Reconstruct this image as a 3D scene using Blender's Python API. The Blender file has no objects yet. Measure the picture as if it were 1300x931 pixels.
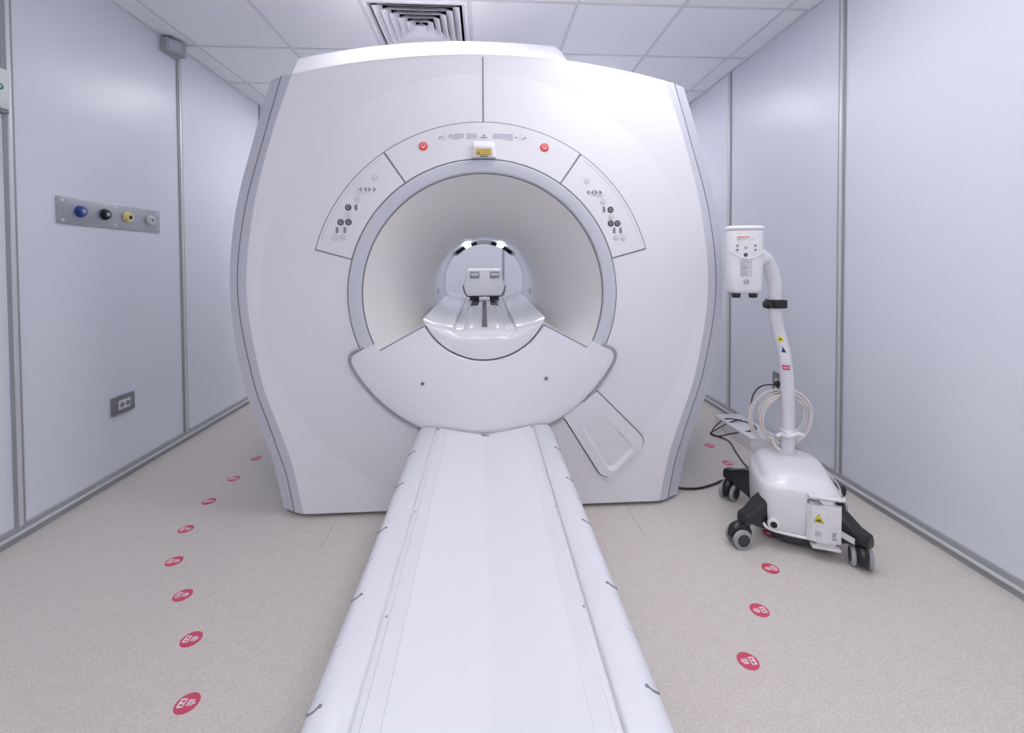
import bpy, bmesh, math, random
from mathutils import Vector, Matrix
from math import sin, cos, pi, radians, tan, atan2, sqrt
random.seed(4)
SC = bpy.context.scene
COL = SC.collection

# ------------------------------------------------------------------ materials
def mat(name, col, rough=.5, metal=0., spec=.5, coat=0., emit=None, estr=0., noise=None, bump=None):
    m = bpy.data.materials.new(name); m.use_nodes = True
    nt = m.node_tree; b = nt.nodes['Principled BSDF']
    b.inputs['Base Color'].default_value = (*col, 1)
    b.inputs['Roughness'].default_value = rough
    b.inputs['Metallic'].default_value = metal
    b.inputs['Specular IOR Level'].default_value = spec
    b.inputs['Coat Weight'].default_value = coat
    b.inputs['Coat Roughness'].default_value = .12
    if emit:
        b.inputs['Emission Color'].default_value = (*emit, 1); b.inputs['Emission Strength'].default_value = estr
    tc = nt.nodes.new('ShaderNodeTexCoord')
    if noise:
        sc, col2, lo, hi = noise
        n = nt.nodes.new('ShaderNodeTexNoise'); n.inputs['Scale'].default_value = sc; n.inputs['Detail'].default_value = 6
        r = nt.nodes.new('ShaderNodeValToRGB')
        r.color_ramp.elements[0].position = lo; r.color_ramp.elements[1].position = hi
        r.color_ramp.elements[0].color = (*col, 1); r.color_ramp.elements[1].color = (*col2, 1)
        nt.links.new(tc.outputs['Object'], n.inputs['Vector']); nt.links.new(n.outputs['Fac'], r.inputs['Fac'])
        nt.links.new(r.outputs['Color'], b.inputs['Base Color'])
    if bump:
        sc, st = bump
        n = nt.nodes.new('ShaderNodeTexNoise'); n.inputs['Scale'].default_value = sc; n.inputs['Detail'].default_value = 3
        bp = nt.nodes.new('ShaderNodeBump'); bp.inputs['Strength'].default_value = st; bp.inputs['Distance'].default_value = .002
        nt.links.new(tc.outputs['Object'], n.inputs['Vector']); nt.links.new(n.outputs['Fac'], bp.inputs['Height'])
        nt.links.new(bp.outputs['Normal'], b.inputs['Normal'])
    return m
M = {}
M['shell']  = mat('shell white', (.75,.73,.765), .38, coat=.1, noise=(1.1,(.76,.74,.775),.4,.6))
M['band']   = mat('lilac band', (.59,.59,.65), .42)
M['ring']   = mat('ring lilac', (.54,.545,.60), .38, coat=.1)
M['panel']  = mat('panel white', (.74,.725,.76), .4)
M['flare']  = mat('flare cream', (.72,.70,.68), .5)
M['liner']  = mat('liner grey', (.62,.65,.70), .35)
M['bed']    = mat('bed liner', (.70,.69,.73), .24, coat=.35)
M['seam']   = mat('seam dark', (.13,.13,.16), .6)
M['seam2']  = mat('seam mid', (.20,.20,.24), .6)
M['shadenotch']   = mat('gap shade and notch grey', (.36,.36,.41), .6)  # grey of the shade painted round the bib, also the table notch
M['black']  = mat('black plastic', (.012,.012,.014), .35)
M['void']   = mat('matt black', (.006,.006,.007), .9, spec=.05)
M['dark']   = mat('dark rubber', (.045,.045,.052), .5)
M['legmat'] = mat('leg charcoal', (.013,.013,.016), .35, coat=.15)
M['table']  = mat('table white', (.68,.68,.725), .33, coat=.15)
M['pad']    = mat('pad white', (.70,.70,.74), .55, bump=(300,.08))
M['groove'] = mat('groove grey', (.58,.59,.66), .5)
M['red']    = mat('red sticker', (.60,.07,.13), .5)
M['redbtn'] = mat('red button', (.80,.07,.06), .35)
M['white']  = mat('white mark', (.80,.78,.80), .5)
M['yellow'] = mat('yellow label', (.75,.50,.02), .45)
M['ylw2']   = mat('yellow warning', (.80,.70,.02), .45)
M['grey']   = mat('grey print', (.30,.31,.36), .6)
M['ltgrey'] = mat('pale grey print', (.50,.51,.58), .6)
M['orange'] = mat('orange print', (.80,.25,.12), .6)
M['blue']   = mat('blue plastic', (.02,.06,.26), .3, coat=.4)
M['ylw3']   = mat('cream yellow', (.80,.70,.28), .4)
M['steel']  = mat('brushed steel', (.44,.45,.48), .38, metal=.6, noise=(3,(.50,.51,.54),.3,.7))
M['alu']    = mat('aluminium', (.72,.73,.74), .42, metal=.3)
M['aludk']  = mat('aluminium dark grey', (.36,.37,.39), .5, metal=.2)  # darker grey for wall joint strips and baseboards
M['wall']   = mat('wall laminate', (.72,.742,.80), .33, spec=.45, noise=(.8,(.73,.752,.81),.4,.6))
M['ceil']   = mat('ceiling tile', (.90,.905,.925), .85, noise=(180,(.87,.875,.90),.45,.7), bump=(220,.25))
M['tbar']   = mat('ceiling grid', (.72,.725,.76), .6)
M['diff']   = mat('diffuser paint', (.86,.865,.90), .45)
M['inj']    = mat('injector white', (.78,.765,.79), .35, coat=.25)
M['injpole']= mat('pole white', (.72,.71,.75), .35, coat=.2)
M['cablew'] = mat('cable cream', (.68,.63,.60), .45)
M['sockgrey']=mat('socket grey', (.20,.205,.22), .45)
M['sockwh'] = mat('socket white', (.66,.68,.68), .4)
M['detgrey']= mat('detector grey', (.38,.41,.42), .5)
M['lens'] = mat('bore lamp lens', (.9,.9,.95), .5, emit=(.96,.965,1.0), estr=5.)
M['green']  = mat('green mark', (.0,.22,.16), .5)
M['tyre']   = mat('tyre grey', (.36,.37,.39), .5)
M['lampdim'] = mat('lamp diffuser dimmed', (.9,.9,.95), .5, emit=(.965,.965,1.0), estr=3.6)
M['lamp']   = mat('lamp diffuser', (.9,.9,.95), .5, emit=(.965,.965,1.0), estr=9.)

# floor: speckled beige vinyl
def floor_mat():
    m = bpy.data.materials.new('floor vinyl'); m.use_nodes = True
    nt = m.node_tree; b = nt.nodes['Principled BSDF']; L = nt.links
    tc = nt.nodes.new('ShaderNodeTexCoord')
    n1 = nt.nodes.new('ShaderNodeTexNoise'); n1.inputs['Scale'].default_value = 160; n1.inputs['Detail'].default_value = 4
    n2 = nt.nodes.new('ShaderNodeTexNoise'); n2.inputs['Scale'].default_value = 30; n2.inputs['Detail'].default_value = 5
    n3 = nt.nodes.new('ShaderNodeTexVoronoi'); n3.inputs['Scale'].default_value = 55
    for n in (n1, n2, n3): L.new(tc.outputs['Object'], n.inputs['Vector'])
    r1 = nt.nodes.new('ShaderNodeValToRGB'); r1.color_ramp.elements[0].position=.34; r1.color_ramp.elements[1].position=.66
    r1.color_ramp.elements[0].color=(.56,.515,.475,1); r1.color_ramp.elements[1].color=(.68,.63,.585,1)
    r2 = nt.nodes.new('ShaderNodeValToRGB'); r2.color_ramp.elements[0].position=.35; r2.color_ramp.elements[1].position=.65
    r2.color_ramp.elements[0].color=(.95,.95,.95,1); r2.color_ramp.elements[1].color=(1,1,1,1)
    L.new(n1.outputs['Fac'], r1.inputs['Fac']); L.new(n2.outputs['Fac'], r2.inputs['Fac'])
    mx = nt.nodes.new('ShaderNodeMix'); mx.data_type='RGBA'; mx.blend_type='MULTIPLY'; mx.inputs[0].default_value=1
    L.new(r1.outputs['Color'], mx.inputs[6]); L.new(r2.outputs['Color'], mx.inputs[7])
    r3 = nt.nodes.new('ShaderNodeValToRGB'); r3.color_ramp.elements[0].position=.03; r3.color_ramp.elements[1].position=.07
    r3.color_ramp.elements[0].color=(.82,.80,.78,1); r3.color_ramp.elements[1].color=(1,1,1,1)
    L.new(n3.outputs['Distance'], r3.inputs['Fac'])
    mx2 = nt.nodes.new('ShaderNodeMix'); mx2.data_type='RGBA'; mx2.blend_type='MULTIPLY'; mx2.inputs[0].default_value=1
    L.new(mx.outputs[2], mx2.inputs[6]); L.new(r3.outputs['Color'], mx2.inputs[7])
    L.new(mx2.outputs[2], b.inputs['Base Color'])
    b.inputs['Roughness'].default_value=.45; b.inputs['Specular IOR Level'].default_value=.35
    return m
M['floor'] = floor_mat()

# ------------------------------------------------------------------ mesh builder
class MB:
    def __init__(s): s.v=[]; s.f=[]
    def add(s, vs, fs):
        o=len(s.v); s.v += [tuple(v) for v in vs]; s.f += [tuple(i+o for i in f) for f in fs]; return s
    def bm(s, b, mtx=None):
        b.verts.ensure_lookup_table(); b.verts.index_update()
        vs=[(mtx@v.co if mtx else v.co.copy()) for v in b.verts]
        s.add(vs, [[v.index for v in f.verts] for f in b.faces]); b.free(); return s
    def box(s, x0,x1,y0,y1,z0,z1, bev=0, seg=2, mtx=None):
        b=bmesh.new(); bmesh.ops.create_cube(b, size=1)
        for v in b.verts:
            v.co=Vector(((x0+x1)/2+v.co.x*(x1-x0),(y0+y1)/2+v.co.y*(y1-y0),(z0+z1)/2+v.co.z*(z1-z0)))
        if bev: bmesh.ops.bevel(b, geom=b.edges[:], offset=bev, segments=seg, profile=.5, affect='EDGES')
        return s.bm(b, mtx)
    def cyl(s, c, axis, r, h, n=24, r2=None, bev=0, mtx=None):
        # c = base centre, axis = direction
        b=bmesh.new(); bmesh.ops.create_cone(b, cap_ends=True, segments=n, radius1=r, radius2=r if r2 is None else r2, depth=h)
        if bev:
            es=[e for e in b.edges if len(e.link_faces)==2 and abs(e.verts[0].co.z-e.verts[1].co.z)<1e-6 ]
            bmesh.ops.bevel(b, geom=es, offset=bev, segments=2, profile=.5, affect='EDGES')
        a=Vector(axis).normalized(); q=Vector((0,0,1)).rotation_difference(a).to_matrix().to_4x4()
        t=Matrix.Translation(Vector(c)+a*h/2)@q
        return s.bm(b, (mtx@t) if mtx else t)
    def prism(s, poly, y0, y1, mtx=None):
        # poly (x,z) extruded along y
        n=len(poly); vs=[(x,y0,z) for x,z in poly]+[(x,y1,z) for x,z in poly]
        fs=[tuple(range(n)), tuple(range(2*n-1,n-1,-1))]+[(i,i+n,(i+1)%n+n,(i+1)%n) for i in range(n)]
        if mtx: vs=[mtx@Vector(v) for v in vs]
        return s.add(vs, fs)
    def prismz(s, poly, z0, z1, mtx=None):
        n=len(poly); vs=[(x,y,z0) for x,y in poly]+[(x,y,z1) for x,y in poly]
        fs=[tuple(range(n)), tuple(range(2*n-1,n-1,-1))]+[(i,i+n,(i+1)%n+n,(i+1)%n) for i in range(n)]
        if mtx: vs=[mtx@Vector(v) for v in vs]
        return s.add(vs, fs)
    def loft(s, rings, closed=True, cap=(False,False)):
        n=len(rings[0]); vs=[p for r in rings for p in r]; fs=[]
        for k in range(len(rings)-1):
            for i in range(n if closed else n-1):
                j=(i+1)%n; fs.append((k*n+i,k*n+j,(k+1)*n+j,(k+1)*n+i))
        if cap[0]: fs.append(tuple(range(n-1,-1,-1)))
        if cap[1]: fs.append(tuple((len(rings)-1)*n+i for i in range(n)))
        return s.add(vs, fs)
    def tube(s, pts, r, n=12, cap=True, closed=False, sub=0):
        P=[Vector(p) for p in pts]
        R=r if isinstance(r,(list,tuple)) else [r]*len(P)
        if sub: P,R=smooth(P,R,sub,closed)
        up=None; rings=[]; N=len(P)
        for i in range(N):
            if closed: t=(P[(i+1)%N]-P[i-1]).normalized()
            else: t=(P[min(i+1,N-1)]-P[max(i-1,0)]).normalized()
            if up is None:
                a=Vector((0,0,1)) if abs(t.z)<.9 else Vector((1,0,0)); up=(a-t*a.dot(t)).normalized()
            else:
                up=(up-t*up.dot(t)).normalized()
            bi=t.cross(up)
            rings.append([P[i]+R[i]*(cos(2*pi*k/n)*up+sin(2*pi*k/n)*bi) for k in range(n)])
        if closed: rings.append(rings[0])
        return s.loft(rings, cap=(cap and not closed, cap and not closed))
    def build(s, name, m, parent=None, smooth=35, kind=None):
        me=bpy.data.meshes.new(name); me.from_pydata(s.v,[],s.f); me.validate(); 
        b=bmesh.new(); b.from_mesh(me); bmesh.ops.remove_doubles(b, verts=b.verts, dist=1e-5); bmesh.ops.recalc_face_normals(b, faces=b.faces); b.to_mesh(me); b.free()
        if smooth:
            me.shade_smooth(); me.set_sharp_from_angle(angle=radians(smooth))
        me.materials.append(M[m])
        o=bpy.data.objects.new(name, me); COL.objects.link(o)
        if parent: o.parent=parent
        if kind: o['kind']=kind
        return o
def smooth(P,R,sub,closed=False):
    N=len(P); oP=[];oR=[]
    rng=N if closed else N-1
    for i in range(rng):
        if closed: p0,p1,p2,p3=P[i-1],P[i],P[(i+1)%N],P[(i+2)%N]
        else: p0,p1,p2,p3=P[max(i-1,0)],P[i],P[i+1],P[min(i+2,N-1)]
        for k in range(sub):
            t=k/sub
            oP.append(.5*((2*p1)+(p2-p0)*t+(2*p0-5*p1+4*p2-p3)*t*t+(3*p1-p0-3*p2+p3)*t**3)); oR.append(R[i]*(1-t)+R[(i+1)%N]*t)
    if not closed: oP.append(P[-1]); oR.append(R[-1])
    return oP,oR
def interp(tab, z):
    # smooth (catmull) interpolation of a table of (z, value) sorted by z
    if z<=tab[0][0]: return tab[0][1]
    if z>=tab[-1][0]: return tab[-1][1]
    for i in range(len(tab)-1):
        if tab[i][0]<=z<=tab[i+1][0]: break
    z0,v0=tab[i]; z1,v1=tab[i+1]; h=z1-z0; t=(z-z0)/h
    m0=(v1-tab[i-1][1])/(z1-tab[i-1][0]) if i>0 else (v1-v0)/h
    m1=(tab[i+2][1]-v0)/(tab[i+2][0]-z0) if i+2<len(tab) else (v1-v0)/h
    return (2*t**3-3*t*t+1)*v0+(t**3-2*t*t+t)*h*m0+(-2*t**3+3*t*t)*v1+(t**3-t*t)*h*m1
def thing(name, label, cat, loc=(0,0,0), group=None):
    o=bpy.data.objects.new(name,None); COL.objects.link(o); o.location=loc; o.empty_display_size=.1
    o['label']=label; o['category']=cat
    if group: o['group']=group
    return o
def tag(o,label,cat,group=None):
    o['label']=label; o['category']=cat
    if group: o['group']=group
    return o
def adopt(parent):
    "keep world coordinates of the children when the thing's origin is its base point"
    bpy.context.view_layer.update()
    inv=Matrix.Translation(-parent.location)
    for c in parent.children: c.location = c.location - parent.location

# ------------------------------------------------------------------ room
WL, WR, CZ, Y0, Y1 = -2.015, 1.876, 2.624, -2.343, 5.2
TX, TY = -1.8723, 2.4574           # ceiling grid origin
MB().box(WL-.3,WR+.3,Y0-.3,Y1+.3,-.1,0).build('floor','floor',smooth=0,kind='structure')
MB().box(WL-.1,WL,Y0,Y1,0,CZ+.15).build('wall_left','wall',smooth=0,kind='structure')
MB().box(WR,WR+.1,Y0,Y1,0,CZ+.15).build('wall_right','wall',smooth=0,kind='structure')
MB().box(WL-.1,WR+.1,Y1,Y1+.1,0,CZ+.15).build('wall_back','wall',smooth=0,kind='structure')
MB().box(WL-.1,WR+.1,Y0-.1,Y0,0,CZ+.15).build('wall_front','wall',smooth=0,kind='structure')
MB().box(WL-.1,WR+.1,Y0-.1,Y1+.1,CZ+.15,CZ+.25).build('ceiling','ceil',smooth=0,kind='structure')
# suspended ceiling tiles (cells), leaving cells for the diffuser and the luminaires
xs=[WL]+[TX+.6*i for i in range(7)]+[WR]
ys=[Y0]+[TY+.6*j for j in range(-8,5)]+[Y1]
ys=[y for i,y in enumerate(ys) if i==0 or y>ys[0]+.05]
ys=[y for y in ys if y<Y1-.02]+[Y1]
def cell(ix,jy): return (round(TX+.6*ix,4), round(TY+.6*jy,4))
DIFF=cell(2,0)
LAMPS=[cell(1,2),cell(4,2),cell(2,-1),cell(4,-2),cell(3,-5),cell(1,-7),cell(4,-7)]
skip={DIFF,*LAMPS}
tiles=MB()
for i in range(len(xs)-1):
    for j in range(len(ys)-1):
        if (round(xs[i],4),round(ys[j],4)) in skip: continue
        tiles.box(xs[i],xs[i+1],ys[j],ys[j+1],CZ+.004,CZ+.02)
tiles.build('ceiling_tiles','ceil',smooth=0,kind='structure').name='ceiling_panels'
grid=MB()
for x in xs[1:-1]: grid.box(x-.0085,x+.0085,Y0,Y1,CZ-.002,CZ+.012)
for y in ys[1:-1]: grid.box(WL,WR,y-.007,y+.007,CZ-.0015,CZ+.011)
grid.build('trim_1','tbar',smooth=0,kind='structure')
edge=MB()
edge.box(WL,WL+.012,Y0,Y1,CZ-.004,CZ+.01).box(WR-.012,WR,Y0,Y1,CZ-.004,CZ+.01).box(WL,WR,Y1-.012,Y1,CZ-.004,CZ+.01)
edge.build('trim_2','tbar',smooth=0,kind='structure')
# aluminium profiles over the wall joints
tn=3
def seam(side,y,wide):
    global tn
    w=.044 if wide else .036; s=1 if side<0 else -1; X=WL if side<0 else WR
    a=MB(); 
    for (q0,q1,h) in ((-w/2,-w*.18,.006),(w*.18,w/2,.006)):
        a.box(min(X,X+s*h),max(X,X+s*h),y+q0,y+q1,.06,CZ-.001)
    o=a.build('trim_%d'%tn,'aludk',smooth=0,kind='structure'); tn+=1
    b=MB(); h=.012; b.box(min(X,X+s*h),max(X,X+s*h),y-w*.18,y+w*.18,.06,CZ-.001,.002)
    b.build('trim_%d'%tn,'alu',kind='structure'); tn+=1
for y in (.94,2.010,3.078,4.146): seam(-1,y,True)
for y in (1.16,2.222,3.282,4.34): seam(1,y,True)
for x in (.225,-.86,1.29):
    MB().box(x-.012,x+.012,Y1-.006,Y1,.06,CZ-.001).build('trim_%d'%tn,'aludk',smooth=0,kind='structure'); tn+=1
def baseboard(name, side):
    s=1 if side<0 else -1; X=WL if side<0 else WR
    prof=[(0,0),(.010,0),(.010,.026),(.016,.030),(.016,.036),(.010,.040),(.006,.062),(0,.066)]
    a=MB(); r=[[(X+s*u,y,z) for u,z in prof] for y in (Y0,Y1)]
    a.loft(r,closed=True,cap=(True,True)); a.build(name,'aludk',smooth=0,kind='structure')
    b=MB(); b.box(min(X+s*.009,X+s*.019),max(X+s*.009,X+s*.019),Y0,Y1,.029,.041,.002).build(name,'alu',kind='structure').name=name+'_ridge'
baseboard('baseboard_left',-1); baseboard('baseboard_right',1)
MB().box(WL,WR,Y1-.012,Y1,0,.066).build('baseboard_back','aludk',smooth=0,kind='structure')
for sx in (-.69,.685):
    MB().box(sx-.0012,sx+.0012,1.85,3.6,-.002,.0005).build('trim_%d'%tn,'grey',smooth=0,kind='structure'); tn+=1

# ceiling luminaires out of view; those above and behind the viewer are added fill
def lamp(cx,cy,label,m='lamp'):
    x0,y0=cx+.012,cy+.012; x1,y1=cx+.588,cy+.588
    t=thing('ceiling_light',label,'ceiling light',((x0+x1)/2,(y0+y1)/2,CZ),'square ceiling light panels')
    a=MB()
    a.box(x0,x1,y0,y0+.02,CZ-.002,CZ+.05).box(x0,x1,y1-.02,y1,CZ-.002,CZ+.05).box(x0,x0+.02,y0,y1,CZ-.002,CZ+.05).box(x1-.02,x1,y0,y1,CZ-.002,CZ+.05)
    a.build('frame','diff',t,smooth=0)
    MB().box(x0+.02,x1-.02,y0+.02,y1-.02,CZ+.004,CZ+.014).build('diffuser_panel',m,t,smooth=0)
    adopt(t)
for c,l in zip(LAMPS,['square ceiling light behind the scanner, towards the left wall','square ceiling light behind the scanner, towards the right wall',
    'square ceiling light between the air diffuser and the viewer','square ceiling light above the right side of the table, in front of the scanner',
    'added square fill light above the viewer','added square fill light behind the viewer, left side','added square fill light behind the viewer, right side']): lamp(*c,l,'lampdim' if c==LAMPS[2] else 'lamp')

# ceiling air diffuser
dx,dy=DIFF[0]+.3,DIFF[1]+.3
t=thing('air_diffuser','square louvred four-way air diffuser set in the ceiling above the scanner','air vent',(dx,dy,CZ))
def sqring(h0,z0,h1,z1,th=.0015):
    a=MB()
    def sq(h,z): return [(dx-h,dy-h,z),(dx+h,dy-h,z),(dx+h,dy+h,z),(dx-h,dy+h,z)]
    a.loft([sq(h0,z0),sq(h1,z1),sq(h1-.001,z1+th),sq(h0-.004,z0+th*1.2),sq(h0,z0)]); return a
fr=MB()
for (o,i,z0,z1) in ((.289,.262,CZ-.004,CZ+.004),(.266,.258,CZ-.004,CZ+.05)):
    def sq(h,z): return [(dx-h,dy-h,z),(dx+h,dy-h,z),(dx+h,dy+h,z),(dx-h,dy+h,z)]
    fr.loft([sq(o,z0),sq(i,z0),sq(i,z1),sq(o,z1),sq(o,z0)])
fr.build('frame','diff',t,smooth=0)
for k in range(6):
    h=.243-.041*k
    sqring(h,CZ-.007,h-.042,CZ+.034).build('louvre','diff',t,smooth=0)
pc=MB(); pc.add([(dx-.028,dy-.028,CZ-.004),(dx+.028,dy-.028,CZ-.004),(dx+.028,dy+.028,CZ-.004),(dx-.028,dy+.028,CZ-.004),(dx,dy,CZ+.03)],[(0,1,4),(1,2,4),(2,3,4),(3,0,4),(0,1,2,3)])
pc.build('centre_cap','diff',t,smooth=0)
bx=MB(); bx.add([(dx-.262,dy-.262,CZ+.05),(dx+.262,dy-.262,CZ+.05),(dx+.262,dy+.262,CZ+.05),(dx-.262,dy+.262,CZ+.05),(dx-.262,dy-.262,CZ+.13),(dx+.262,dy-.262,CZ+.13),(dx+.262,dy+.262,CZ+.13),(dx-.262,dy+.262,CZ+.13)],
   [(4,5,6,7),(0,1,5,4),(1,2,6,5),(2,3,7,6),(3,0,4,7)])
bx.build('duct_box','void',t,smooth=0)
adopt(t)

# ------------------------------------------------------------------ MRI scanner
CZB=1.045; YF=2.09; RC=1.03
mri=thing('mri_scanner','large white ring-shaped imaging scanner with round bore filling the middle of the room','MRI scanner',(0,2.9,0))
IN=[(.02,.847),(.27,.90),(.416,.95),(.64,1.025),(1.05,1.087),(1.43,1.052),(1.785,.962),(2.054,.870)]
DK=[(.02,.899),(.208,.936),(.304,.967),(.40,.997),(.635,1.074),(1.052,1.139),(1.426,1.103),(1.79,1.005),(2.054,.927)]
OU=[(.01,.968),(.172,1.0),(.318,1.038),(.412,1.077),(.624,1.147),(1.047,1.200),(1.433,1.168),(1.775,1.080),(2.061,.993)]
def ztop(x): return 2.159-.105*(x/.86)**2
NS,NT,NB=40,40,24
def outline(tab,zb,zcorner=2.054):
    wt=interp(tab,zcorner); wb=interp(tab,zb); P=[]
    for i in range(NB): P.append((-wb+2*wb*i/NB,zb))
    for i in range(NS):
        z=zb+(zcorner-zb)*i/NS; P.append((interp(tab,z),z))
    for i in range(NT):
        x=wt-2*wt*i/NT; P.append((x, ztop(x)-(ztop(wt)-zcorner)*1.0))
    for i in range(NS):
        z=zcorner+(zb-zcorner)*i/NS; P.append((-interp(tab,z),z))
    return P
def yface(r):
    if r>=RC: return YF
    return YF-.045*(RC-r)/(RC-.62)
O_in=outline(IN,.02); O_dk=outline(DK,.018); O_ou=outline(OU,.016)
# front face, polar mesh around the bore
def rbound(P,a):
    dxx,dz=cos(a),sin(a); best=None
    for i in range(len(P)):
        x0,z0=P[i]; x1,z1=P[(i+1)%len(P)]; z0-=CZB; z1-=CZB
        ex,ez=x1-x0,z1-z0; den=dxx*ez-dz*ex
        if abs(den)<1e-12: continue
        tt=(x0*ez-z0*ex)/den; u=(x0*dz-z0*dxx)/den
        if tt>0 and -1e-6<=u<=1+1e-6 and (best is None or tt>best): best=tt
    return best
angs=sorted(set([round(2*pi*k/288,6) for k in range(288)]+[round(atan2(z-CZB,x)%(2*pi),6) for x,z in (O_in[0],O_in[NB],O_in[NB+NS],O_in[NB+NS+NT])]))
RB=[rbound(O_in,a) for a in angs]
rings=[]
radii=[.612,.616,.66,.72,.79,.86,.93,.99,1.018,1.026,1.03]
for r in radii:
    ring=[]
    for a,R in zip(angs,RB):
        rr=min(r,R-.004*(1.04-r))
        ring.append((rr*cos(a),yface(rr),CZB+rr*sin(a)))
    rings.append(ring)
# soften crease at the disc's rim
rings.append([(R*cos(a),YF,CZB+R*sin(a)) for a,R in zip(angs,RB)])
fc=MB(); fc.loft(rings)
fc.build('front_cover','shell',mri,smooth=3)
def ring3(O,y): return [(x,y,z) for x,z in O]
def scale(O,s): return [(x*s,CZB+(z-CZB)*s) for x,z in O]
# bevel strip from face to seam; then side cover
bv=MB(); bv.loft([ring3(O_in,YF),ring3(O_dk,2.113)]); bv.build('edge_strip','band',mri,smooth=30)
sd=MB()
sd.loft([ring3(O_dk,2.116),ring3(O_ou,2.16),ring3(scale(O_ou,1.0),2.9),ring3(scale(O_ou,.985),3.55),ring3(scale(O_ou,.93),3.70)])
# rear face with hole
Ob=scale(O_ou,.93)
n=len(Ob); hole=[]
for x,z in Ob:
    a=atan2(z-CZB,x); hole.append((.52*cos(a),3.70,CZB+.52*sin(a)))
sd.loft([ring3(Ob,3.70),hole])
sd.build('side_cover','band',mri,smooth=40)
# seam ribbon between the two
def off(O,d): return [(x+(d if x>0 else -d),z) for x,z in O]
sideR=range(NB-0,NB+NS+1); sideL=range(NB+NS+NT,NB+2*NS+NT)
for rng in (list(range(NB,NB+NS+1)), list(range(NB+NS+NT,NB+2*NS+NT))+[0]):
    MB().tube([(O_dk[i][0]*1.0,2.1125,O_dk[i][1]) for i in rng],.0022,n=6).build('seam','seam',mri)
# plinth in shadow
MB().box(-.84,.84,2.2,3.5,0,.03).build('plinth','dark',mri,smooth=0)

# raised top lid
lid=MB(); xs_=[-.872+ (0.49+.872)*i/40 for i in range(41)]
rr=[]
def lidz(x):
    if x<=.36: 
        return ztop(x)+.100
    t=(x-.36)/.13; t=min(1,t); s=t*t*(3-2*t); 
    return ztop(x)+.10*(1-s)+.0*s
def wd(x,k): return x*(1+k) if x<0 else x*(1+k*.9)
def lz(x,q): return ztop(x)+(lidz(x)-ztop(x))*q
bot=[(x,YF-.001,ztop(x)-.002) for x in xs_]
b2=[(wd(x,.002),YF+.008,lz(x,.06)) for x in xs_]
mid=[(wd(x,.045),2.24,lz(x,1.14)) for x in xs_]
top=[(wd(x,.08),2.34,lz(x,1.86)) for x in xs_]
bk=[(wd(x,.08),3.3,lz(x,1.8)) for x in xs_]
bb=[(x,3.4,ztop(x)-.03) for x in xs_]
un_=[(x,2.3,ztop(x)-.03) for x in xs_]
lid.loft([bot,b2,mid,top,bk,bb,un_,bot],closed=False)
n=len(xs_)
lid.f.append(tuple(k*n for k in range(7))); lid.f.append(tuple(k*n+n-1 for k in range(6,-1,-1)))
lid.build('top_cover','shell',mri,smooth=22)

# polar helpers on the face
def pol(r,a,d=0,yf=None): return (r*cos(a),(yface(r) if yf is None else yf)-d,CZB+r*sin(a))
def sector(r0,r1,a0,a1,d,th=.01,na=48,bev=.0015,yfn=yface):
    "slab following the face: front at yface-d, thickness th behind it"
    a0,a1=radians(a0),radians(a1); mb=MB(); rings=[]
    def path(ri,ro,e):
        P=[]
        for k in range(na+1): A=a0+e/ro+(a1-a0-2*e/ro)*k/na; P.append((ro-e,A))
        for k in range(5): P.append((ro-e+(ri+e-ro+e)*(k+1)/6, a1-e/((ri+ro)/2)))
        for k in range(na+1): A=a1-e/ri-(a1-a0-2*e/ri)*k/na; P.append((ri+e,A))
        for k in range(5): P.append((ri+e+(ro-e-ri-e)*(k+1)/6, a0+e/((ri+ro)/2)))
        return P
    P0=path(r0,r1,0); P1=path(r0,r1,bev)
    def y(r): return yfn(r)
    mb.loft([[(r*cos(A),y(r)-d+th,CZB+r*sin(A)) for r,A in P0],[(r*cos(A),y(r)-d+bev,CZB+r*sin(A)) for r,A in P0],[(r*cos(A),y(r)-d,CZB+r*sin(A)) for r,A in P1]])
    # front grid
    nr=4; rr_=[]
    for q in range(nr+1):
        r=r0+bev+(r1-r0-2*bev)*q/nr
        rr_.append([(r*cos(A),y(r)-d,CZB+r*sin(A)) for A in [a0+bev/r0+(a1-a0-2*bev/r0)*k/na for k in range(na+1)]])
    mb.loft(rr_,closed=False)
    return mb
# dark backing whose edges show as the seams between the panels
sector(.612,.7965,14.85,165.15,.0012,.004,90,.0).build('panel_gap','seam2',mri,smooth=20)
central=sector(.622,.792,55.35,124.65,.004,.006); central=central.build('centre_panel','panel',mri,smooth=20)
left=sector(.622,.792,125.25,164.7,.004,.006).build('control_panel','panel',mri,smooth=20)
right=sector(.622,.792,15.3,54.75,.004,.006).build('control_panel','panel',mri,smooth=20)
# faint inner border line of the side panels
for pnl,(a0,a1) in ((left,(127,162.5)),(right,(17.5,53))):
    b=MB(); 
    P=[pol(.778,radians(a0+(a1-a0)*k/30),.0045) for k in range(31)]
    b.tube(P,.0007,n=5); b.build('border_line','ltgrey',pnl)
# vertical seam above
MB().box(-.0025,.0025,YF-.0015,YF+.01,CZB+RC,2.150).build('top_seam','seam',mri,smooth=0)
q=MB(); q.loft([[( s*.0025,yface(r)-.0016,CZB+r) for s in (-1,1)] for r in (.794,.86,.95,RC)]+[[( s*.0025,yface(r)+.004,CZB+r) for s in (1,-1)][::-1] for r in (RC,.95,.86,.794)],closed=False)
q.build('top_seam','seam',mri,smooth=0)

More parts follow.
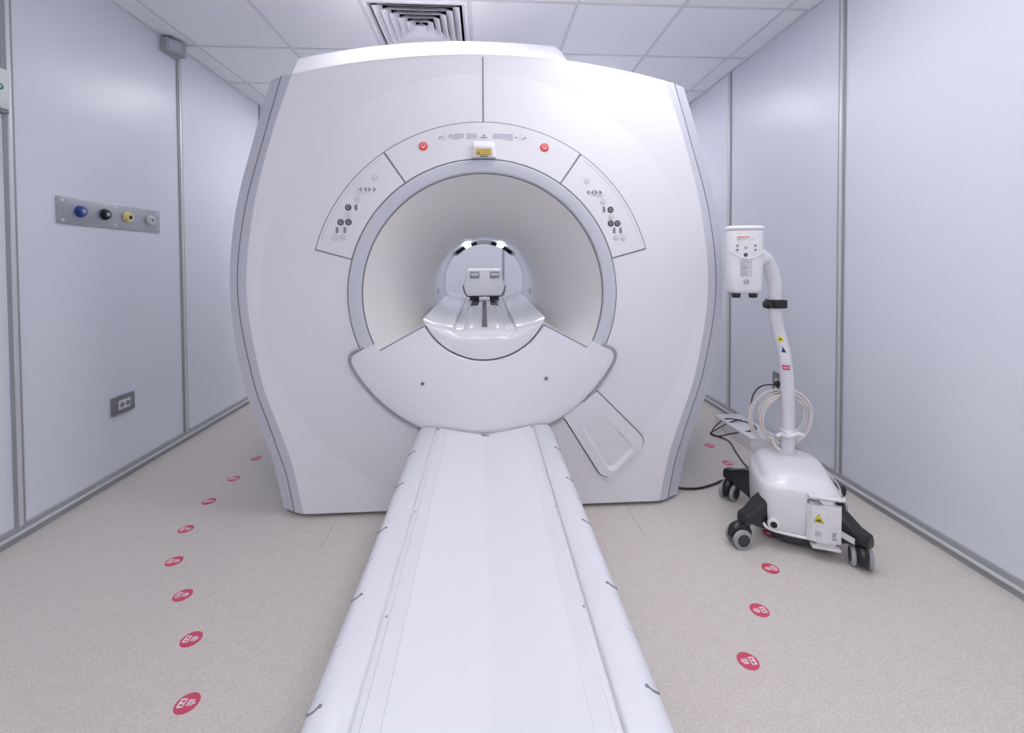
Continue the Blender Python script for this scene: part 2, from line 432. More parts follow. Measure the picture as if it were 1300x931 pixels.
# bore ring (grey lilac) and its edge lines
def revolve(prof,name,m,parent,a0=0,a1=360,n=144,smooth=30):
    mb=MB(); full=(a1-a0)>=360; rings=[]
    for k in range(n if full else n+1):
        a=radians(a0+(a1-a0)*k/n); rings.append([(r*cos(a),y,CZB+r*sin(a)) for r,y in prof])
    if full: rings.append(rings[0])
    mb.loft(rings,closed=False); return mb.build(name,m,parent,smooth=smooth)
revolve([(.6215,2.05),(.6215,2.0435),(.6165,2.0435),(.6165,2.055)],'ring_seam','seam',mri)
revolve([(.6165,2.055),(.6165,2.040),(.612,2.036),(.585,2.034),(.562,2.038),(.556,2.044),(.556,2.06)],'bore_ring','ring',mri)
revolve([(.5565,2.046),(.5565,2.0425),(.5535,2.0425),(.5515,2.046),(.5515,2.06)],'inner_seam','seam2',mri)
# flare and bore tube
fl=[(.552,2.048)]
for k in range(1,25):
    t=k/24; ang=t*pi/2
    fl.append((.552-.240*sin(ang)**1.0*1.0*(1-(1-t)**1.6*.0), 2.05+.63*(1-cos(ang))**.9))
# elliptical trumpet: steep first, then tangent to the tube
fl=[(.312+.24*(1-t)**1.75, 2.048+.632*t) for t in [k/28 for k in range(29)]]
revolve(fl,'flare','flare',mri,smooth=60)
revolve([(.313,2.675),(.309,2.69),(.306,2.72),(.302,3.30),(.298,3.42),(.31,3.46),(.52,3.70)],'bore_liner','liner',mri,smooth=25)
# slotted vent bezel near the far end of the bore (top)
def arcpatch(r,y0,y1,a0,a1,th=.004,n=20):
    mb=MB(); rings=[]
    for k in range(n+1):
        a=radians(a0+(a1-a0)*k/n); rings.append([((r)*cos(a),y0,CZB+r*sin(a)),((r)*cos(a),y1,CZB+r*sin(a)),((r+th)*cos(a),y1,CZB+(r+th)*sin(a)),((r+th)*cos(a),y0,CZB+(r+th)*sin(a))])
    mb.loft(rings,closed=True,cap=(True,True)); return mb
vz=arcpatch(.287,3.14,3.42,43,137,.014,40).build('vent_bezel','grey',mri)
for a0,a1 in ((47,61),(72,80),(100,108),(119,133)):
    arcpatch(.2855,3.132,3.415,a0,a1,.011).build('vent_slot','void',vz)
for a0,a1 in ((62.5,70.5),(109.5,117.5)):
    arcpatch(.2860,2.98,3.36,a0,a1,.012).build('lamp_lens','lens',mri)
for s in (0,1):
    a=188 if s==0 else -8
    arcpatch(.3005,2.85,3.0,a-3,a+3,.002,6).build('speaker_grille','ltgrey',mri)

# couch runway inside the bore
prof=[(-.288,.930),(-.265,.922),(-.235,.908),(-.185,.896),(-.15,.890),(-.140,.878),(-.10,.874),(-.085,.882),(-.045,.884),(-.032,.880),(.032,.880),(.045,.884),(.085,.882),(.10,.874),(.140,.878),(.15,.890),(.185,.896),(.235,.908),(.265,.922),(.288,.930)]
rw=MB(); 
def rprof(y,dz,cl):
    out=[]
    for x,z in prof:
        z2=z+dz; R=.306
        # stay inside the tube
        if x*x+(z2-CZB)**2>R*R:
            s=R/sqrt(x*x+(z2-CZB)**2); x=x*s; z2=CZB+(z2-CZB)*s
        out.append((x,y,z2))
    return out
def arcprof(y,R=.303):
    out=[]
    for i in range(len(prof)):
        a=radians(-154.5+129*i/(len(prof)-1)); out.append((R*cos(a),y,CZB+R*sin(a)))
    return out
A=arcprof(2.036); B=rprof(2.09,0,1)
def low(dz,y,k): return [(b[0]*(1-k)+a[0]*k,y,(b[2]*(1-k)+a[2]*k)-0*dz) for a,b in zip(A,B)]
rw.loft([A,low(0,2.0355,.55),low(0,2.038,.36),low(0,2.046,.22),low(0,2.062,.105),low(0,2.085,.035),rprof(2.115,0,1),rprof(2.3,.002,1),rprof(2.6,.006,1),rprof(3.2,.014,1),rprof(3.46,.018,1),rprof(3.68,.020,1)],closed=False)
rway=rw.build('couch_runway','bed',mri,smooth=28)
sl=MB(); sl.loft([[(-.014,y,.87),(.014,y,.87),(.014,y,z),(-.014,y,z)] for y,z in ((2.12,.8812),(2.3,.8835),(2.6,.8875),(3.2,.8955),(3.4,.898))],cap=(True,True))
sl.build('drive_slot','black',rway,smooth=0)
for s in (-1,1): MB().box(s*.068-.026,s*.068+.026,3.05,3.30,.885,.9015,.004).build('side_slot','dark',rway)
# extra fine lines
for s in (-1,1): MB().box(s*.145-.003,s*.145+.003,2.3,3.3,.875,.8965).build('rail_line','ltgrey',rway,smooth=0)

# bib: lower front cover, a sector standing proud of the flare
def bib():
    mb=MB(); yf=2.032; AT=28.3; na=64
    a0,a1=radians(-180+AT),radians(-AT)
    def yf_(r): return yf-.012*sin(pi*min(1,max(0,(r-.31)/.375)))
    R0,R1=.309,.685
    # outline points with a tip raised to 24.5 deg between r=.545 and .685
    rad=[R0,.40,.48,.545,.60,.65,R1]
    def ang(r,k):
        tip=24.0 if r>.56 else AT
        if r>=R1-.001: tip=27.6
        if .56<r<.62: tip=24.2
        b0,b1=radians(-180+tip),radians(-tip); return b0+(b1-b0)*k/na
    rings=[]
    rad=[R0,R0+.006,.38,.46,.540,.546,.61,.655,.672,.681,R1]
    tips=[AT,AT,AT,AT,AT,24.3,24.3,24.9,26.2,27.6,29.5]
    ys_=[.006,0,0,0,0,0,0,0,.001,.004,.012]
    for r,tp,dyy in zip(rad,tips,ys_):
        b0,b1=radians(-180+tp),radians(-tp)
        rings.append([(r*cos(b0+(b1-b0)*k/na),yf_(r)+dyy,CZB+r*sin(b0+(b1-b0)*k/na)) for k in range(na+1)])
    mb.loft(rings,closed=False)
    # outer skirt back to the face
    tp=29.5; b0,b1=radians(-180+tp),radians(-tp)
    mb.loft([rings[-1],[(R1*cos(b0+(b1-b0)*k/na),2.075,CZB+R1*sin(b0+(b1-b0)*k/na)) for k in range(na+1)]],closed=False)
    # top edges (both sides): inner part runs deep into the flare, the tip only to the ring
    for s in (0,-1):
        e=[rg[s] for rg in rings]
        depth=[2.68,2.66,2.40,2.22,2.12,2.075,2.075,2.075,2.075,2.075,2.075]
        mb.loft([[p for p in e],[(p[0],d,p[2]) for p,d in zip(e,depth)]],closed=False)
    # inner arc wall
    b0,b1=radians(-180+AT),radians(-AT)
    mb.loft([rings[0],[(p[0],2.68,p[2]) for p in rings[0]]],closed=False)
    return mb
bb_=bib().build('lower_cover','shell',mri,smooth=30)
# shaded gap round the bib put in as a grey tube; inner arc seam
gp=[]
for k in range(6): gp.append((.598+.056*k/5,-23.45))
gp+=[(.668,-23.9),(.679,-24.8),(.687,-26.2),(.6915,-28.2)]
gp+=[(.6925,-30.5-1.0*k) for k in range(60)]
gp=gp+[(r,-180-a) for r,a in gp[::-1]]
o=MB().tube([(r*cos(radians(a)),yface(max(r,.62))-.010,CZB+r*sin(radians(a))) for r,a in gp],.0062,n=8)
o.build('gap_shade','shadenotch',bb_)
o=MB(); P=[(.3075*cos(radians(a)),2.036,CZB+.3075*sin(radians(a))) for a in [ -152+124*k/60 for k in range(61)]]
o.tube(P,.0021,n=6); o.build('arc_seam','seam',bb_)
for s in (-1,1):
    o=MB(); a=radians(-28.0)
    o.tube([(s*r*cos(a),2.0315,CZB+r*sin(a)) for r in (.312,.40,.47,.538)],.0028,n=6); o.build('edge_seam','seam2',bb_)
    # lighter mitre detail on the tips
    o=MB(); a=radians(-32.5)
    o.tube([(s*r*cos(a*1.0),2.0225+.004*abs(r-.56)/.1,CZB+r*sin(a)) for r in (.548,.60,.655)],.0016,n=6); o.build('edge_seam','white',bb_)
for x in (-.283,.283):
    f=MB(); f.cyl((x,2.0215,.640 if x<0 else .652),(0,-1,0),.011,.004,20,bev=.001); fs=f.build('fastener','ltgrey',bb_)
    MB().cyl((x,2.0177,.640 if x<0 else .652),(0,-1,0),.006,.0008,16).build('socket_hole','dark',fs)

# lower right tray door on the face
def rpoly(P,rad,seg=6):
    out=[]
    n=len(P)
    for i in range(n):
        p=Vector(P[i]); a=Vector(P[i-1]); b=Vector(P[(i+1)%n]); r=rad[i]
        if r==0: out.append(tuple(p)); continue
        u=(a-p).normalized(); v=(b-p).normalized(); h=u.angle(v)/2; d=r/tan(h)
        p0=p+u*d; p1=p+v*d
        for k in range(seg+1):
            t=k/seg; out.append(tuple(p0*(1-t)**2+p*2*t*(1-t)+p1*t*t))
    return out
def facey(x,z): return yface(sqrt(x*x+(z-CZB)**2))
TP=rpoly([(.362,.470),(.524,.585),(.787,.318),(.574,.125)],[0,0,.06,.06])
def plate(poly,d,th):
    mb=MB(); n=len(poly); fr=[(x,facey(x,z)-d,z) for x,z in poly]; bk=[(x,facey(x,z)-d+th,z) for x,z in poly]
    cx=sum(p[0] for p in poly)/n; cz=sum(p[1] for p in poly)/n
    mb.add(fr+bk,[tuple(range(n))]+[(i,(i+1)%n,(i+1)%n+n,i+n) for i in range(n)]); return mb
def shrink(P,s,c=None):
    cx=sum(p[0] for p in P)/len(P) if c is None else c[0]; cz=sum(p[1] for p in P)/len(P) if c is None else c[1]
    return [(cx+(x-cx)*s,cz+(z-cz)*s) for x,z in P]
MB().tube([(x,facey(x,z)-.0015,z) for x,z in TP],.0045,n=6,closed=True).build('door_gap','seam2',mri)
TP1=shrink(TP,.982); RP=rpoly([(.447,.425),(.560,.470),(.724,.288),(.600,.168)],[.01,.01,.03,.03]) 
RP=[(x,z) for x,z in RP]
# door: flat rim with dished centre
def door():
    mb=MB(); N=48
    def resamp(P,N):
        L=[0]; 
        for i in range(len(P)): L.append(L[-1]+(Vector(P[(i+1)%len(P)])-Vector(P[i])).length)
        out=[]
        for k in range(N):
            s=L[-1]*k/N
            for i in range(len(P)):
                if L[i]<=s<=L[i+1]: 
                    t=(s-L[i])/max(1e-9,L[i+1]-L[i]); a=Vector(P[i]); b=Vector(P[(i+1)%len(P)]); out.append(tuple(a*(1-t)+b*t)); break
        return out
    A=resamp(TP1,N); B=resamp(RP,N)
    def rr(P,d): d=d+.008 if d>.005 else d; return [(x,facey(x,z)-d,z) for x,z in P]
    C=[(b[0]*.88+.12*.585,b[1]*.88+.12*.330) for b in B]
    # dish deeper at its lower end
    def dish(P): return [(x,facey(x,z)-.016+.0125*min(1,max(0,(.46-z)/.20))**.8,z) for x,z in P]
    mb.loft([rr(A,.001),rr(A,.006),rr([(a[0]*.97+b[0]*.03,a[1]*.97+b[1]*.03) for a,b in zip(A,B)],.008),rr(B,.008),dish(C)],cap=(False,True))
    return mb
door().build('tray_door','shell',mri,smooth=12)

# centre panel details
cp=central
def onface(x,z,d=.0045): return (x,facey(x,z)-d,z)
def fbox(x0,x1,z0,z1,d,th,bev=0):
    yy=facey((x0+x1)/2,(z0+z1)/2)
    return MB().box(x0,x1,yy-d,yy-d+th,z0,z1,bev)
for x,z in ((-.2745,1.722),(.2830,1.722)):
    b=MB(); yy=facey(x,z); b.cyl((x,yy-.004,z),(0,-1,0),.021,.005,28,r2=.019,bev=.001); bo=b.build('stop_button','redbtn',cp)
    bo['label']='red emergency stop button'
    w=MB(); 
    w.tube([(x-.010,yy-.0095,z-.004),(x-.010,yy-.0095,z+.006),(x-.004,yy-.0095,z+.010),(x+.005,yy-.0095,z+.010),(x+.010,yy-.0095,z+.005),(x+.010,yy-.0095,z-.004)],.0012,n=5)
    w.box(x-.005,x+.006,yy-.0102,yy-.009,z-.007,z-.001); w.build('mark','white',bo,smooth=0)
for x0,x1,z0,z1 in ((-.137,-.090,1.754,1.782),(-.075,-.030,1.754,1.783),(.044,.135,1.752,1.783)):
    d=fbox(x0,x1,z0,z1,.0052,.002).build('display_window','ltgrey',cp,smooth=0)
    g=MB(); yy=facey((x0+x1)/2,(z0+z1)/2); nz=4; nx=int((x1-x0)/.006)
    for i in range(1,nx): g.box(x0+(x1-x0)*i/nx-.0004,x0+(x1-x0)*i/nx+.0004,yy-.0056,yy-.005,z0+.002,z1-.002)
    for j in range(1,nz): g.box(x0+.002,x1-.002,yy-.0056,yy-.005,z0+(z1-z0)*j/nz-.0006,z0+(z1-z0)*j/nz+.0006)
    g.build('print_lines','white',d,smooth=0)
m_=MB()
def mtri(x,z,s,dirx): 
    yy=facey(x,z)-.0052; return [(x-dirx*s/2,yy,z-s/2),(x-dirx*s/2,yy,z+s/2),(x+dirx*s/2,yy,z)]
def flat(poly,d=.0052,th=.001):
    mb=MB(); n=len(poly); mb.add([(x,facey(x,z)-d,z) for x,z in poly]+[(x,facey(x,z)-d+th,z) for x,z in poly],[tuple(range(n))]+[(i,(i+1)%n,(i+1)%n+n,i+n) for i in range(n)]); return mb
def discp(x,z,r,n=20): return [(x+r*cos(2*pi*k/n),z+r*sin(2*pi*k/n)) for k in range(n)]
def ringm(x,z,r,w,d=.0052):
    mb=MB(); n=20; rs=[]
    for q in (r,r-w): rs.append([(x+q*cos(2*pi*k/n),facey(x,z)-d,z+q*sin(2*pi*k/n)) for k in range(n)])
    rs.append([(p[0],p[1]+.001,p[2]) for p in rs[1]]); rs.append([(p[0],p[1]+.001,p[2]) for p in rs[0]]); rs.append(rs[0])
    mb.loft(rs); return mb
def addmb(a,b): a.add(b.v,b.f); return a
def sym(*ms):
    pm=MB()
    for q_ in ms: addmb(pm,q_)
    pm.build('printed_symbol','grey',cp,smooth=0)
sym(ringm(-.150,1.768,.009,.002),MB().box(-.151,-.149,facey(-.15,1.77)-.0055,facey(-.15,1.77)-.004,1.768,1.781))
sym(flat([(-.014,1.762),(.018,1.762),(.018,1.768),(-.014,1.768)]),flat([(-.006,1.771),(.010,1.771),(.002,1.782)]))
sym(flat([(.143,1.765),(.159,1.765),(.159,1.770),(.143,1.770)]))
sym(MB().tube([onface(-.202,1.755,.0052),onface(-.201,1.766,.0052),onface(-.191,1.768,.0052),onface(-.186,1.755,.0052)],.0016,n=5))
sym(MB().tube([onface(.184,1.754,.0052),onface(.184,1.764,.0052),onface(.199,1.768,.0052)],.002,n=5))
for x in (-.175,.171): MB().box(x-.0006,x+.0006,facey(0,1.77)-.0052,facey(0,1.77)-.002,1.742,1.785).build('divider_line','ltgrey',cp,smooth=0)
# laser housing
lh=MB(); pr=[(-.058,1.668),(.060,1.668),(.054,1.735),(.046,1.747),(-.044,1.747),(-.052,1.735)]
yy=facey(0,1.7)
lh.loft([[(x,yy-.003,z) for x,z in pr],[(x*.96,yy-.022,1.668+(z-1.668)*.86) for x,z in pr],[(x*.80,yy-.034,1.668+(z-1.668)*.62) for x,z in pr]],cap=(True,True))
lh=lh.build('laser_housing','shell',mri,smooth=20)
yl=MB().box(-.034,.036,yy-.0375,yy-.034,1.676,1.704,.0008).build('warning_label','yellow',lh,smooth=0); yl['label']='yellow warning label'
bd=MB()
for (x0,x1,z0,z1) in ((-.034,.036,1.7025,1.704),(-.034,.036,1.676,1.6775),(-.034,-.0325,1.676,1.704),(.0345,.036,1.676,1.704)): bd.box(x0,x1,yy-.0382,yy-.037,z0,z1)
for j in range(3): bd.box(-.010,.028,yy-.0379,yy-.037,1.682+j*.006,1.6835+j*.006)
bd.add([(-.028,yy-.0381,1.682),(-.014,yy-.0381,1.682),(-.021,yy-.0381,1.695)],[(0,1,2)])
bd.build('print_lines','seam',yl,smooth=0)
MB().box(-.017,.021,yy-.0345,yy-.030,1.669,1.673).build('laser_slit','dark',lh,smooth=0)

# control buttons: x,z on the face for the right side, mirrored left
def px(items): return items
S_=2.045/561
def P_(x,y): return ((x-614.8)*S_*.998, 1.188-(y-334.2)*S_)
for pnl,side in ((left,-1),(right,1)):
    if side<0:
        rings_=[(478.5,227.6),(457.3,254.7),(446,273.6),(429,302),(439,302)]; arrows=[461.5,467.3,473.1,479]; ay=242
        darks=[(446,264.4),(436.4,282.7),(446.4,282.7)]; halfs=[(455.7,264.4,-1),(432,292.6,1),(441.8,292.6,1)]
    else:
        rings_=[(747,230.5),(767.9,257),(778,276),(785,303),(794.5,303)]; arrows=[748.3,753.9,759.5,765]; ay=244.7
        darks=[(778,266.7),(778,284.3),(787,284.3)]; halfs=[(769.2,266.7,1),(782.4,293.4,-1),(791,293.4,-1)]
    for x,y in rings_:
        X,Z=P_(x,y); b=MB(); yy=facey(X,Z); b.cyl((X,yy-.004,Z),(0,-1,0),.0125,.0022,20,bev=.0006); bo=b.build('button','panel',pnl)
        g=ringm(X,Z,.0125,.0016,.0066); addmb(g,flat([(X-.004,Z-.0035),(X+.004,Z-.0035),(X,Z+.0045)],.0068)); g.build('symbol','grey',bo,smooth=0)
    X0,Z0=P_((arrows[0]+arrows[-1])/2,ay); yy=facey(X0,Z0)
    ap=MB().box(X0-.043,X0+.043,yy-.007,yy-.003,Z0-.017,Z0+.017,.0025).build('arrow_pad','shell',pnl)
    g=MB()
    for k,x in enumerate(arrows):
        X,Z=P_(x,ay); d=(-1 if k<2 else 1)
        g.add([(X-d*.006,yy-.0078,Z-.012),(X-d*.006,yy-.0078,Z+.012),(X+d*.008,yy-.0078,Z)],[(0,1,2)])
        g.box(X-d*.006-.0012,X-d*.006+.0012,yy-.0078,yy-.0068,Z-.012,Z+.012)
    g.build('arrows','grey',ap,smooth=0)
    for x,y in darks:
        X,Z=P_(x,y); b=MB(); yy=facey(X,Z); b.cyl((X,yy-.004,Z),(0,-1,0),.0145,.0035,24,bev=.0008); bo=b.build('dark_button','dark',pnl); bo['label']='dark round button'
        g=ringm(X,Z,.0075,.0022,.0082); g.build('symbol','ltgrey',bo,smooth=0)
    for x,y,d in halfs:
        X,Z=P_(x,y); yy=facey(X,Z); n=14
        pts=[(X+d*.015*(cos(pi/2-pi*k/n))-d*.007, Z+.016*sin(pi/2-pi*k/n)) for k in range(n+1)]
        b=flat(pts,.0062,.0025).build('half_button','ltgrey',pnl,smooth=0)
        g=MB(); 
        for j in range(-2,3): g.box(X-.005,X+.0055,yy-.0072,yy-.006,Z+j*.0052-.0015,Z+j*.0052+.0015)
        g.build('symbol','seam',b,smooth=0)
adopt(mri)

# ------------------------------------------------------------------ head coil in the bore
hc=thing('head_coil','white angular head coil with two latches, lying at the far end of the bore','head coil',(0.0,3.4,.905))
o=[(-.118,1.145),(-.132,1.128),(-.140,1.06),(-.160,1.025),(-.150,.975),(-.128,.940),(.128,.940),(.150,.975),(.160,1.025),(.140,1.06),(.132,1.128),(.118,1.145)]
b=MB()
def sc_(s,y,dz=0): return [(x*s,y,1.04+(z-1.04)*s+dz) for x,z in o]
b.loft([sc_(.93,3.27),sc_(1,3.285),sc_(1,3.54),sc_(.94,3.57)],cap=(True,True))
hb=b.build('housing','shell',hc,smooth=20)
for s in (-1,1):
    x=s*.073+.003
    l=MB().box(x-.034,x+.034,3.258,3.272,1.082,1.124,.005).build('latch','sockgrey',hc)
    MB().box(x-.028,x+.028,3.253,3.26,1.088,1.112,.003).build('latch_key','ltgrey',l)
b=MB(); b.tube([(-.157,3.278,1.02),(-.148,3.278,.972),(-.126,3.276,.940),(.126,3.276,.940),(.148,3.278,.972),(.157,3.278,1.02)],.0035,n=6); b.build('lower_edge','dark',hc)
MB().box(-.012,.012,3.26,3.29,.935,.958,.003).build('connector','ltgrey',hc)
for x0 in (-.11,.04): MB().box(x0,x0+.07,3.32,3.44,.9045,.945).build('foot','dark',hc,smooth=0)
adopt(hc)

# ------------------------------------------------------------------ patient table
tb=thing('patient_table','long white patient table running from the foreground up to the scanner','patient table',(0,1.0,0))
TY0,TY1=-.55,2.018; ZT=.440
def crail(s):
    # cross section of a side rail (x measured outward)
    return [(s*x,z) for x,z in ((.2215,.400),(.2215,.436),(.2265,ZT),(.272,ZT),(.286,.4385),(.298,.432),(.306,.418),(.311,.403),(.312,.385),(.310,.350),(.300,.335),(.235,.335))]
for s in (-1,1):
    mb=MB(); P=crail(s)
    def rg(y,e): 
        cx=s*.266; cz=.385
        return [(cx+(x-cx)*e,y,cz+(z-cz)*e) for x,z in P]
    mb.loft([rg(TY0,.96),rg(TY0+.004,1),rg(TY1-.004,1),rg(TY1,.97)],cap=(True,True))
    r=mb.build('side_rail','table',tb,smooth=50)
    # fine joint lines and accessory slots on the rounded edge
    ylist=[1.395,1.165,.945,.73]if s<0 else[1.44,1.20,.98,.76]
    E=[(x,z) for x,z in P if abs(x)>.27 and z>.38]
    for k,yy in enumerate([.62+.1265*i for i in range(11)]):
        dark=(k%2==1)
        g=MB(); 
        if dark:
            path=[(s*.283,yy+.002,.4397),(s*.290,yy-.004,.4367),(s*.298,yy-.004,.4320),(s*.304,yy+.004,.4235)]
            g.tube(path,.0021,n=6); g.cyl((s*.282,yy+.003,.4377),(0,0,1),.0035,.0025,12); g.build('accessory_slot','sockgrey',r)
        else:
            path=[(s*.285,yy,.4388),(s*.297,yy-.001,.4328),(s*.3065,yy-.002,.4183)]
            g.tube(path,.0010,n=5); g.build('joint_line','groove',r)
# centre panel, shallow trough, with channel grooves alongside the rails
def tz(x): return .3985+.0345*(abs(x)/.20)**1.12
mb=MB(); xs2=[-.202+.404*k/40 for k in range(41)]
prof_=[(-.2235,.427),(-.2085,.427),(-.2055,.4335)]+[(x,tz(x)) for x in xs2]+[(.2055,.4335),(.2085,.427),(.2235,.427)]
mb.loft([[(x,y,z) for x,z in prof_] for y in (TY0,TY1)],closed=False)
# end lip
prof2=[(x,z-.04 if abs(x)<.21 else .36) for x,z in prof_]
mb.loft([[(x,TY1,z) for x,z in prof_],[(x,TY1+.001,.362) for x,z in prof_]],closed=False)
mb.loft([[(x,TY0,z) for x,z in prof_],[(x,TY0-.001,.362) for x,z in prof_]],closed=False)
mb.build('tabletop','table',tb,smooth=30)
MB().box(-.223,.223,TY0+.01,TY1-.003,.36,.391).build('under_tray','groove',tb,smooth=0)
# thin pad
mb=MB(); xs3=[-.172+.344*k/30 for k in range(31)]
pr3=[(x,tz(x)+.0028) for x in xs3]
mb.loft([[(-.1745,y,tz(.1745)-.001)]+[(x,y,z) for x,z in pr3]+[(.1745,y,tz(.1745)-.001)] for y in (TY0+.03,TY1-.028)],closed=False)
mb.loft([[(x,y,tz(x)+q) for x in xs3] for y,q in ((TY1-.028,.0028),(TY1-.025,-.001))],closed=False)
mb.build('pad','pad',tb,smooth=50)
MB().box(-.017,.017,TY1-.02,TY1+.003,.392,.4065,.001).build('end_notch','shadenotch',tb)
for s in (-1,1):
    for yy in (.95,1.35):
        MB().cyl((s*.215,yy,.426),(0,0,1),.003,.002,10).build('rivet','grey',tb)
MB().box(-.20,.20,TY0+.1,TY1-.03,.27,.361,.012).build('carriage','table',tb)
MB().box(-.17,.17,.2,1.75,.07,.275,.03).build('column','shell',tb)
MB().box(-.22,.22,.05,1.85,.0,.075,.02).build('base','band',tb)
adopt(tb)

# ------------------------------------------------------------------ floor stickers
def sticker(x,y,label,flip,r=.0305):
    t=thing('floor_sticker',label,'floor sticker',(x,y,0),'round red warning stickers on the floor')
    b=MB(); b.cyl((0,0,0),(0,0,1),r,.0008,36); b.build('disc','red',t,smooth=0)
    g=MB(); s=-1 if flip else 1
    def q(x0,x1,y0,y1): 
        xs=sorted((s*x0,s*x1)); ys=sorted((s*y0,s*y1)); g.box(xs[0],xs[1],ys[0],ys[1],.0007,.0013)
    # large figure then small figures, as on the printed disc
    k=1.25*r/.037
    q(-.021*k,-.017*k,-.012*k,.013*k); q(-.017*k,-.006*k,.009*k,.013*k); q(-.017*k,-.006*k,-.002*k,.002*k); q(-.017*k,-.006*k,-.012*k,-.008*k); q(-.008*k,-.005*k,-.012*k,.013*k)
    q(.001*k,.004*k,-.008*k,.009*k); q(.004*k,.012*k,.006*k,.009*k); q(.007*k,.010*k,-.008*k,.006*k); q(.013*k,.016*k,-.008*k,.009*k); q(.016*k,.021*k,-.002*k,.001*k)
    g.build('printed_mark','white',t,smooth=0)
    return t
LS=[(-1.401,2.765),(-1.391,2.508),(-1.384,2.273),(-1.344,2.04),(-1.246,1.819),(-1.088,1.628),(-.934,1.432),(-.81,1.22)]
od=['farthest','second farthest','third farthest','fourth farthest','fourth nearest','third nearest','second nearest','nearest']
for (x,y),w in zip(LS,od):
    sticker(x,y,'round red floor sticker left of the scanner, %s from the viewer in its trail'%w if 'near' not in w else 'round red floor sticker left of the table, %s to the viewer in its trail'%w,False)
RS=[(1.446,2.75,'round red floor sticker right of the scanner, the farthest, beyond the trolley'),(1.427,2.503,'round red floor sticker just behind the black rear left castor leg of the injector trolley'),
    (1.240,1.835,'round red floor sticker half hidden under the front edge of the injector trolley'),(1.097,1.623,'round red floor sticker right of the table, just in front of the injector trolley'),
    (.928,1.428,'round red floor sticker right of the table, second from the trolley front'),(.775,1.245,'round red floor sticker right of the table, nearest to the table edge')]
for x,y,l in RS: sticker(x,y,l,True)

# ------------------------------------------------------------------ left wall fittings
t=thing('gas_outlet_panel','long stainless steel medical gas outlet plate on the left wall','outlet panel',(WL,2.54,1.45))
MB().box(WL,WL+.008,2.21,2.872,1.386,1.517,.002).build('plate','steel',t)
for y in (2.235,2.535,2.845):
    for z in (1.404,1.499):
        MB().cyl((WL+.008,y,z),(1,0,0),.008,.003,16,bev=.0008).build('screw','alu',t)
for y,m1,m2,lb in ((2.325,'blue','steel','blue outlet'),(2.468,'black','steel','black outlet'),(2.618,'ylw3','dark','pale yellow outlet'),(2.785,'sockwh','grey','white outlet')):
    b=MB(); b.cyl((WL+.008,y,1.455),(1,0,0),.030,.010,28,bev=.003); b.cyl((WL+.018,y,1.455),(1,0,0),.024,.010,28,bev=.002)
    oo=b.build('outlet',m1,t); oo['label']=lb
    MB().cyl((WL+.0275,y,1.455),(1,0,0),.011,.004,20,bev=.001).build('outlet_port',m2,oo)
adopt(t)
def wsocket(side,y0,y1,z0,z1,label):
    s=1 if side<0 else -1; X=WL if side<0 else WR
    t=thing('wall_socket',label,'socket',(X,(y0+y1)/2,(z0+z1)/2))
    def bx(a,b_,ya,yb,za,zb,bev=0): return MB().box(min(X+s*a,X+s*b_),max(X+s*a,X+s*b_),ya,yb,za,zb,bev)
    bx(0,.014,y0,y1,z0,z1,.003).build('cover_plate','sockgrey',t)
    my,mz=(y1-y0)*.24,(z1-z0)*.24
    bx(.013,.018,y0+my,y1-my,z0+mz,z1-mz,.002).build('insert','sockwh',t)
    h=((y1-y0)>(z1-z0))
    for k in (-1,1):
        c=(X+s*.0175,(y0+y1)/2+(k*(y1-y0-2*my)/4 if h else 0),(z0+z1)/2+(0 if h else k*(z1-z0-2*mz)/4))
        hole=MB().cyl(c,(s,0,0),.0155,.0015,20).build('socket_face','grey' if side<0 else 'dark',t)
        g=MB()
        for q in (-1,0,1): g.cyl((c[0]+s*.0014,c[1]+q*.007,c[2]),(s,0,0),.0026,.001,10)
        g.build('contact_holes','black',hole)
    adopt(t); return t
wsocket(-1,2.486,2.637,.368,.466,'grey framed double socket low on the left wall')
wsocket(1,2.62,2.75,.33,.475,'grey framed socket low on the right wall, behind the injector pole')
# detector
t=thing('motion_detector','small grey box detector high on the left wall by the panel joint','detector',(WL,2.98,2.56))
b=MB(); b.prismz([(WL,2.915),(WL+.045,2.908),(WL+.095,2.985),(WL+.085,3.03),(WL,3.045)],2.53,2.612); b.build('housing','detgrey',t,smooth=0)
b=MB(); 
p0=Vector((WL+.052,2.919,0)); p1=Vector((WL+.088,2.974,0)); nrm=Vector((p1.y-p0.y,-(p1.x-p0.x),0)).normalized()*.003
b.add([(*(p0-nrm*.5).to_2d(),2.545),(*(p1-nrm*.5).to_2d(),2.545),(*(p1-nrm*.5).to_2d(),2.60),(*(p0-nrm*.5).to_2d(),2.60),(*(p0+nrm).to_2d(),2.545),(*(p1+nrm).to_2d(),2.545),(*(p1+nrm).to_2d(),2.60),(*(p0+nrm).to_2d(),2.60)],[(0,1,2,3),(4,5,6,7),(0,1,5,4),(2,3,7,6),(1,2,6,5),(0,3,7,4)])
b.build('lens','ltgrey',t,smooth=0)
MB().box(WL,WL+.065,2.925,3.035,2.612,2.623).build('mounting_plate','sockgrey',t,smooth=0)
adopt(t)
# alarm unit at the left edge
t=thing('wall_unit','pale box with a green emblem on the left wall at the picture edge','wall unit',(WL,1.86,1.91))
MB().box(WL,WL+.045,1.74,1.978,1.832,2.000,.008).build('housing','sockwh',t)
MB().box(WL+.002,WL+.043,1.742,1.976,1.818,1.832,.003).build('lower_lip','sockgrey',t)
b=MB(); b.cyl((WL+.045,1.94,1.921),(1,0,0),.013,.0015,24); b.build('emblem','green',t)
b=MB(); b.cyl((WL+.0462,1.94,1.921),(1,0,0),.005,.001,16); b.build('emblem_centre','sockwh',t)
adopt(t)

